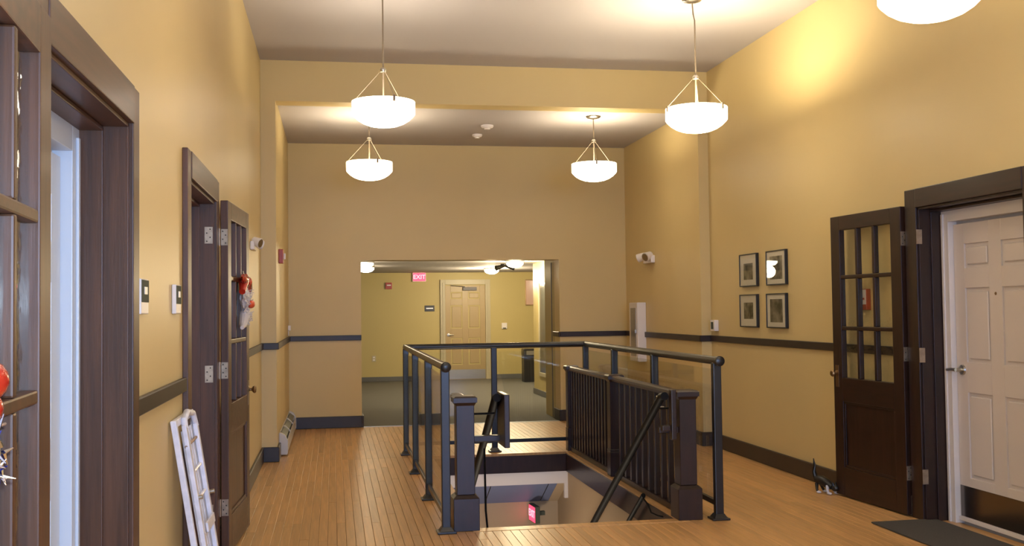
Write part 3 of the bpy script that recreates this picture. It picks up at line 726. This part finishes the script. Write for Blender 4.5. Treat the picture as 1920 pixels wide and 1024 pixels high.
# leaning white folded rack
rk = empty('folded_drying_rack', (XL + .03, 4.70, 0)); tag(rk, 'white folded slatted wooden rack leaning on the left wall between the doorways', 'rack')
tilt = math.atan2(.148, .93); rk.rotation_euler = (0, -tilt, 0)
rk.location = (XL + .17, 4.70, .006)
HT = .965
def rb(name, x0, x1, y0, y1, z0, z1, m, bev=.004, par=rk): return obj(name, BX(x0, x1, y0, y1, z0, z1, bev=bev), m, par)
a = .265
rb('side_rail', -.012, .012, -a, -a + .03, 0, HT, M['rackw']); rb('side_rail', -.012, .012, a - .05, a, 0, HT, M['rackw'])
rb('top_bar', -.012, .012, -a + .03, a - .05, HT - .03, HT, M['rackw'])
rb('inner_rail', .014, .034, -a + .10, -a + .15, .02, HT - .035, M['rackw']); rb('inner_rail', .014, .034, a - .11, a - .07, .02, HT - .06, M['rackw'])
bm = bmesh.new()
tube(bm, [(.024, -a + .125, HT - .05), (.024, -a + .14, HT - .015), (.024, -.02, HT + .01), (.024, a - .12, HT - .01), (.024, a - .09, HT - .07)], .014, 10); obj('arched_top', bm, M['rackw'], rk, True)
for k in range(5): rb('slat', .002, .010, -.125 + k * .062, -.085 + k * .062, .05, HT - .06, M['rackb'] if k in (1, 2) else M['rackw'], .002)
for z in (.12, .28, .44, .60, .72, .84): 
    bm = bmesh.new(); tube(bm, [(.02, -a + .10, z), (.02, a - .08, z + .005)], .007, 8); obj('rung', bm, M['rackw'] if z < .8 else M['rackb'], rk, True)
for y_, z in ((-a + .12, .62), (a - .03, .58), (-.02, .2), (.05, .16)):
    bm = bmesh.new(); tube(bm, [(.03, y_, z), (.05, y_, z)], .010, 10); obj('bolt', bm, M['nickel'], rk, True)
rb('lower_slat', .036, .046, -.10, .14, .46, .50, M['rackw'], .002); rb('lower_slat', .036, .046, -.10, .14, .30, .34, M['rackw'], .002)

# door mat
dm = obj('door_mat', BX(-.19, .26, -.45, .45, 0.001, .011, bev=.004), M['mat']); dm.location = (3.575, 5.73, .001)
tag(dm, 'dark grey doormat in front of the white right door', 'doormat')

# small figure by the right door
fg = empty('doorstop_figure', (3.60, 7.235, 0.001), math.radians(-60)); tag(fg, 'small dark doorstop figure with raised tail and white feet by the right glazed door', 'doorstop')
bm = bmesh.new(); tube(bm, [(-.075, 0, .10), (-.03, 0, .095), (.02, 0, .075), (.06, 0, .055)], [.028, .036, .034, .022], 12); obj('body', bm, M['black'], fg, True)
bm = bmesh.new(); tube(bm, [(-.075, 0, .10), (-.09, 0, .15), (-.088, 0, .20), (-.095, 0, .25)], [.022, .016, .011, .004], 10); obj('tail', bm, M['black'], fg, True)
bm = bmesh.new(); blob(bm, (.085, 0, .05), .028, (1.1, .9, .9)); 
for s in (-1, 1): tube(bm, [(.08, s * .014, .068), (.078, s * .018, .092)], [.010, .002], 8)
obj('head', bm, M['black'], fg, True)
for x_, s, c in ((-.06, -1, 0), (-.05, 1, 0), (.03, -1, 1), (.045, 1, 1)):
    bm = bmesh.new(); tube(bm, [(x_, s * .016, .07), (x_ + .01, s * .03, .03), (x_ + .02, s * .034, .014)], [.014, .010, .009], 8); lg = obj('leg', bm, M['black'] if not c else M['tinsel'], fg, True)
    bm = bmesh.new(); blob(bm, (x_ + .028, s * .034, .011), .0115, (1.9, 1, .9)); obj('paw', bm, M['tinsel'], lg, True)

# hanging decoration on the far left door: red bow, white tinsel, orange ball
dc = empty('door_decoration', (-.572, 6.70, 1.50)); tag(dc, 'red bow with white tinsel and an orange ball hanging on the open left glazed door', 'decoration')
bm = bmesh.new(); blob(bm, (.02, .10, .10), .06, (.5, 2.0, .7), .15, 16); blob(bm, (.025, -.10, .11), .05, (.5, 2.0, .7), .15, 16); blob(bm, (.03, 0, .10), .03, (1, 1, 1), .1)
tube(bm, [(.02, .08, .1), (.02, .16, .05), (.02, .2, .03)], [.04, .035, .02], 10); tube(bm, [(.02, -.08, .1), (.02, -.18, .03)], [.035, .02], 10)
obj('bow', bm, M['redfoil'], dc, True)
bm = bmesh.new(); blob(bm, (.02, .02, -.01), .07, (.4, 2.0, 1.0), .18, 20); blob(bm, (.02, .06, -.09), .06, (.45, 2.2, .9), .2, 20); tube(bm, [(.02, .0, -.1), (.02, -.12, -.17), (.02, -.2, -.19)], [.035, .025, .012], 10)
obj('tinsel', bm, M['tinsel'], dc)
bm = bmesh.new(); random.seed(5)
for k in range(46):
    c = Vector((.04, random.uniform(-.12, .2), random.uniform(-.16, .05))); d = Vector((random.uniform(0, .5), random.uniform(-1, 1), random.uniform(-1, 1))).normalized() * .03
    tube(bm, [c, c + d * .6 + Vector((.01, 0, 0)), c + d], .0022, 5)
obj('tinsel_strand', bm, M['tinsel'], dc)['kind'] = 'stuff'
bm = bmesh.new(); blob(bm, (.055, .04, -.045), .026, (1, 1.6, 1), 0, 18); obj('ball', bm, M['orange'], dc, True)
bm = bmesh.new(); tube(bm, [(.02, 0, .12), (.01, 0, .165)], .003, 6); obj('hanger', bm, M['nickel'], dc)
# foil ornament on the near left door
d1 = empty('foil_ornament', (-.565, 1.80, 1.268)); tag(d1, 'red foil ornament above a blue and silver foil tassel on the nearest left glazed door', 'decoration')
bm = bmesh.new(); blob(bm, (.02, .0, .03), .034, (.8, 1.15, 1.0), .04, 24); blob(bm, (.02, -.01, -.02), .026, (.8, 1.2, 1.0), .06, 20); obj('red_foil_ball', bm, M['redfoil'], d1, True)
bm = bmesh.new(); 
for k in range(26):
    c = Vector((.02, random.uniform(-.04, .03), random.uniform(-.14, -.06))); d = Vector((random.uniform(0, .6), random.uniform(-1, 1), random.uniform(-1, 1))).normalized() * .034
    tube(bm, [c, c + d * .5, c + d], [.006, .004, .001], 5)
obj('blue_foil_tassel', bm, M['bluefoil'], d1)
bm = bmesh.new()
for k in range(16):
    c = Vector((.03, random.uniform(-.04, .035), random.uniform(-.15, -.05))); d = Vector((random.uniform(0, .6), random.uniform(-1, 1), random.uniform(-1, 1))).normalized() * .03
    tube(bm, [c, c + d * .5, c + d], [.005, .003, .001], 5)
obj('silver_foil_tassel', bm, M['silverfoil'], d1)
bm = bmesh.new(); tube(bm, [(.02, .01, -.055), (.02, .075, -.055)], .003, 6); obj('stick', bm, M['rackb'], d1)
bm = bmesh.new(); tube(bm, [(.01, 0, .07), (.002, -.01, .12)], .003, 6); obj('red_ribbon', bm, M['redfoil'], d1)
d1.scale = (.9, .9, .9)

# ---------------------------------------------------------------- hallway beyond
YH = 20.8; HZ = 2.165
struct(boxes('floor_hallway', [(-3, 6.5, YF + .02, YH + .2, -.12, -.004)], M['carpet']))
struct(boxes('trim_8', [(OX0, OX1, YF - .005, YF + .03, -.004, .004)], M['steel']))
struct(boxes('wall_hallway_back', [(-3, 6.5, YH, YH + .2, 0, 2.6)], M['hallwall']))
struct(boxes('wall_hallway_left', [(-3.2, -3, YF, YH + .2, 0, 2.6)], M['hallwall']))
struct(boxes('wall_hallway_right', [(3.3, 6.5, 13.62, 17.0, 0, 2.6), (6.5, 6.7, YF, YH + .2, 0, 2.6), (3.3, 6.5, YF + TH, 13.63, 0, 2.6), (OX1, 3.31, YF + TH, 13.59, 0, HZ)], M['hallwall']))
struct(boxes('wall_hallway_front', [(-3, OX0, YF + TH - .01, YF + TH + .02, 0, 2.6)], M['hallwall']))
struct(boxes('ceiling_hallway', [(-3, 6.5, YF + TH, YH + .2, HZ, HZ + .4)], M['ceil']))
struct(boxes('baseboard_hallway', [(-3, 2.12, YH - .015, YH, 0, .09), (3.12, 6.5, YH - .015, YH, 0, .09), (3.285, 3.3, 13.6, 17.0, 0, .09), (3.285, 6.5, 17, 17.015, 0, .09)], M['hbase']))
# column face at the reveal
struct(boxes('trim_9', [(OX1 - .006, OX1 + .05, 13.13, 13.16, 0, OZ - .02)], M['hbase']))
# interior window on hallway right wall
wn = empty('window_2', (3.3, 16.0, 1.1)); struct(wn, 'dark grey interior window in the hallway right wall', 'window')
for q in ((-.5, .5, .72, .78), (-.5, .5, -.78, -.72), (-.5, -.44, -.72, .72), (.44, .5, -.72, .72)): obj('frame', BX(-.02, .0, q[0], q[1], q[2], q[3], bev=.003), M['creamf'], wn)
obj('pane', BX(-.008, -.002, -.44, .44, -.72, .72), mat('smoked_pane', (.05, .055, .05), .15, spec=.6), wn)
# far door
r, leaf = panel_door('door_10', 'cream six-panel door at the end of the hallway', (2.22, YH - .045, 0), 0, .82, 1.90, M['cream'], M['creamf'], 1, .20, M['steel'], fw_=.10, knob_z=.905, z0=.0)
obj('door_closer', BX(.36, .64, -.04, .035, 1.80, 1.865, bev=.006), M['closer'], leaf)
bm = bmesh.new(); tube(bm, [(.40, -.01, 1.87), (.30, -.03, 1.885), (.12, .0, 1.90)], .008, 8); obj('closer_arm', bm, M['steel'], leaf)
# exit sign hall
ex = empty('exit_sign', (1.70, YH - .002, 2.075)); tag(ex, 'red lit exit sign high on the hallway end wall', 'exit sign', 'red exit signs')
obj('housing', BX(-.135, .135, -.05, 0, -.09, .09, bev=.006), M['whiteplastic'], ex)
obj('face', BX(-.125, .125, -.054, -.05, -.08, .08), M['redsign'], ex)
text_mesh('lettering', 'EXIT', .12, M['redletter'], ex, (0, -.056, 0), (PI / 2, 0, 0), .001)
r_ = empty('fire_strobe', (1.09, YH, 1.905)); tag(r_, 'small dark red fire strobe on the hallway end wall', 'fire alarm')
obj('body', BX(-.065, .065, -.04, 0, -.065, .065, bev=.006), M['red'], r_); obj('lens', BX(-.04, .04, -.055, -.04, .0, .025, bev=.004), M['whiteplastic'], r_)
r_ = empty('room_sign', (1.905, YH, 1.443)); tag(r_, 'small black room sign left of the cream hallway door', 'sign')
obj('plate', BX(-.10, .10, -.01, 0, -.06, .06, bev=.002), M['black'], r_); obj('stripe', BX(-.07, .07, -.012, -.01, -.008, .012), M['steel'], r_)
r_ = empty('hallway_thermostat', (3.425, YH, 1.07)); tag(r_, 'small white thermostat right of the cream hallway door', 'thermostat')
obj('body', BX(-.055, .055, -.04, 0, -.06, .06, bev=.006), M['whiteplastic'], r_); obj('dial', BX(-.03, .03, -.045, -.04, -.055, -.035), M['greyplastic'], r_)
r_ = empty('wall_outlet', (.785, YH, .455)); tag(r_, 'cream wall outlet low on the hallway end wall', 'outlet')
obj('plate', BX(-.04, .04, -.008, 0, -.06, .06, bev=.003), M['creamf'], r_)
for z in (-.025, .025): obj('socket', BX(-.018, .018, -.010, -.008, z - .014, z + .014, bev=.002), M['whiteplastic'], r_)
r_ = empty('framed_notice', (3.96, YH, 1.74)); tag(r_, 'tall framed notice at the right end of the hallway wall', 'picture')
obj('frame', BX(-.09, .12, -.03, 0, -.26, .27, bev=.004), M['brass'], r_); obj('sheet', BX(-.075, .105, -.033, -.03, -.24, .25), mat('pale_pink_sheet', (.62, .40, .32), .25, coat=.6), r_)
r_ = empty('trash_receptacle', (3.76, 19.75, 0)); tag(r_, 'tall dark waste bin at the right end of the hallway', 'bin')
obj('body', BX(-.15, .15, -.13, .13, 0.0, .50, bev=.01), M['black'], r_); obj('lid', BX(-.155, .155, -.135, .135, .50, .64, bev=.02), M['black'], r_); obj('flap', BX(-.10, .10, -.139, -.135, .52, .60), M['steel'], r_)
# hall dome lights
for x, y, lab in ((.545, 17.6, 'hallway dome light at the far left'), (.47, 15.9, 'hallway dome light at the near left'), (2.86, 18.7, 'hallway dome light above the cream door side, far right'), (2.80, 15.9, 'hallway dome light at the near right')):
    r_ = empty('dome_light', (x, y, HZ)); tag(r_, lab, 'lamp', 'flush dome lights in the hallway')
    bm = bmesh.new(); lathe(bm, [(.15, 0), (.155, -.02), (.14, -.03)], n=32); obj('base', bm, M['nickel'], r_, True)
    bm = bmesh.new(); lathe(bm, [(.138, -.022), (.13, -.06), (.10, -.09), (.05, -.105), (0, -.11)], n=32, cap=False); obj('dome', bm, M['hbowl'], r_, True)
    light('dome_bulb', 'POINT', (x, y, HZ - .20), HALL_POWER * (4.2 if x > 1 else .35), (1, .82, .52), shadow_soft_size=.1)
r_ = empty('ceiling_speaker', (2.84, 17.1, HZ)); tag(r_, 'dark spotlight fitting on the hallway ceiling', 'ceiling fitting')
bm = bmesh.new(); lathe(bm, [(.07, 0), (.07, -.02), (.03, -.03)], n=20); obj('mount', bm, M['black'], r_, True)
for s in (-1, 1):
    bm = bmesh.new(); tube(bm, [(0, 0, -.025), (s * .09, -.02, -.05), (s * .16, -.04, -.07)], [.02, .035, .045], 12); obj('spot_head', bm, M['black'], r_, True)
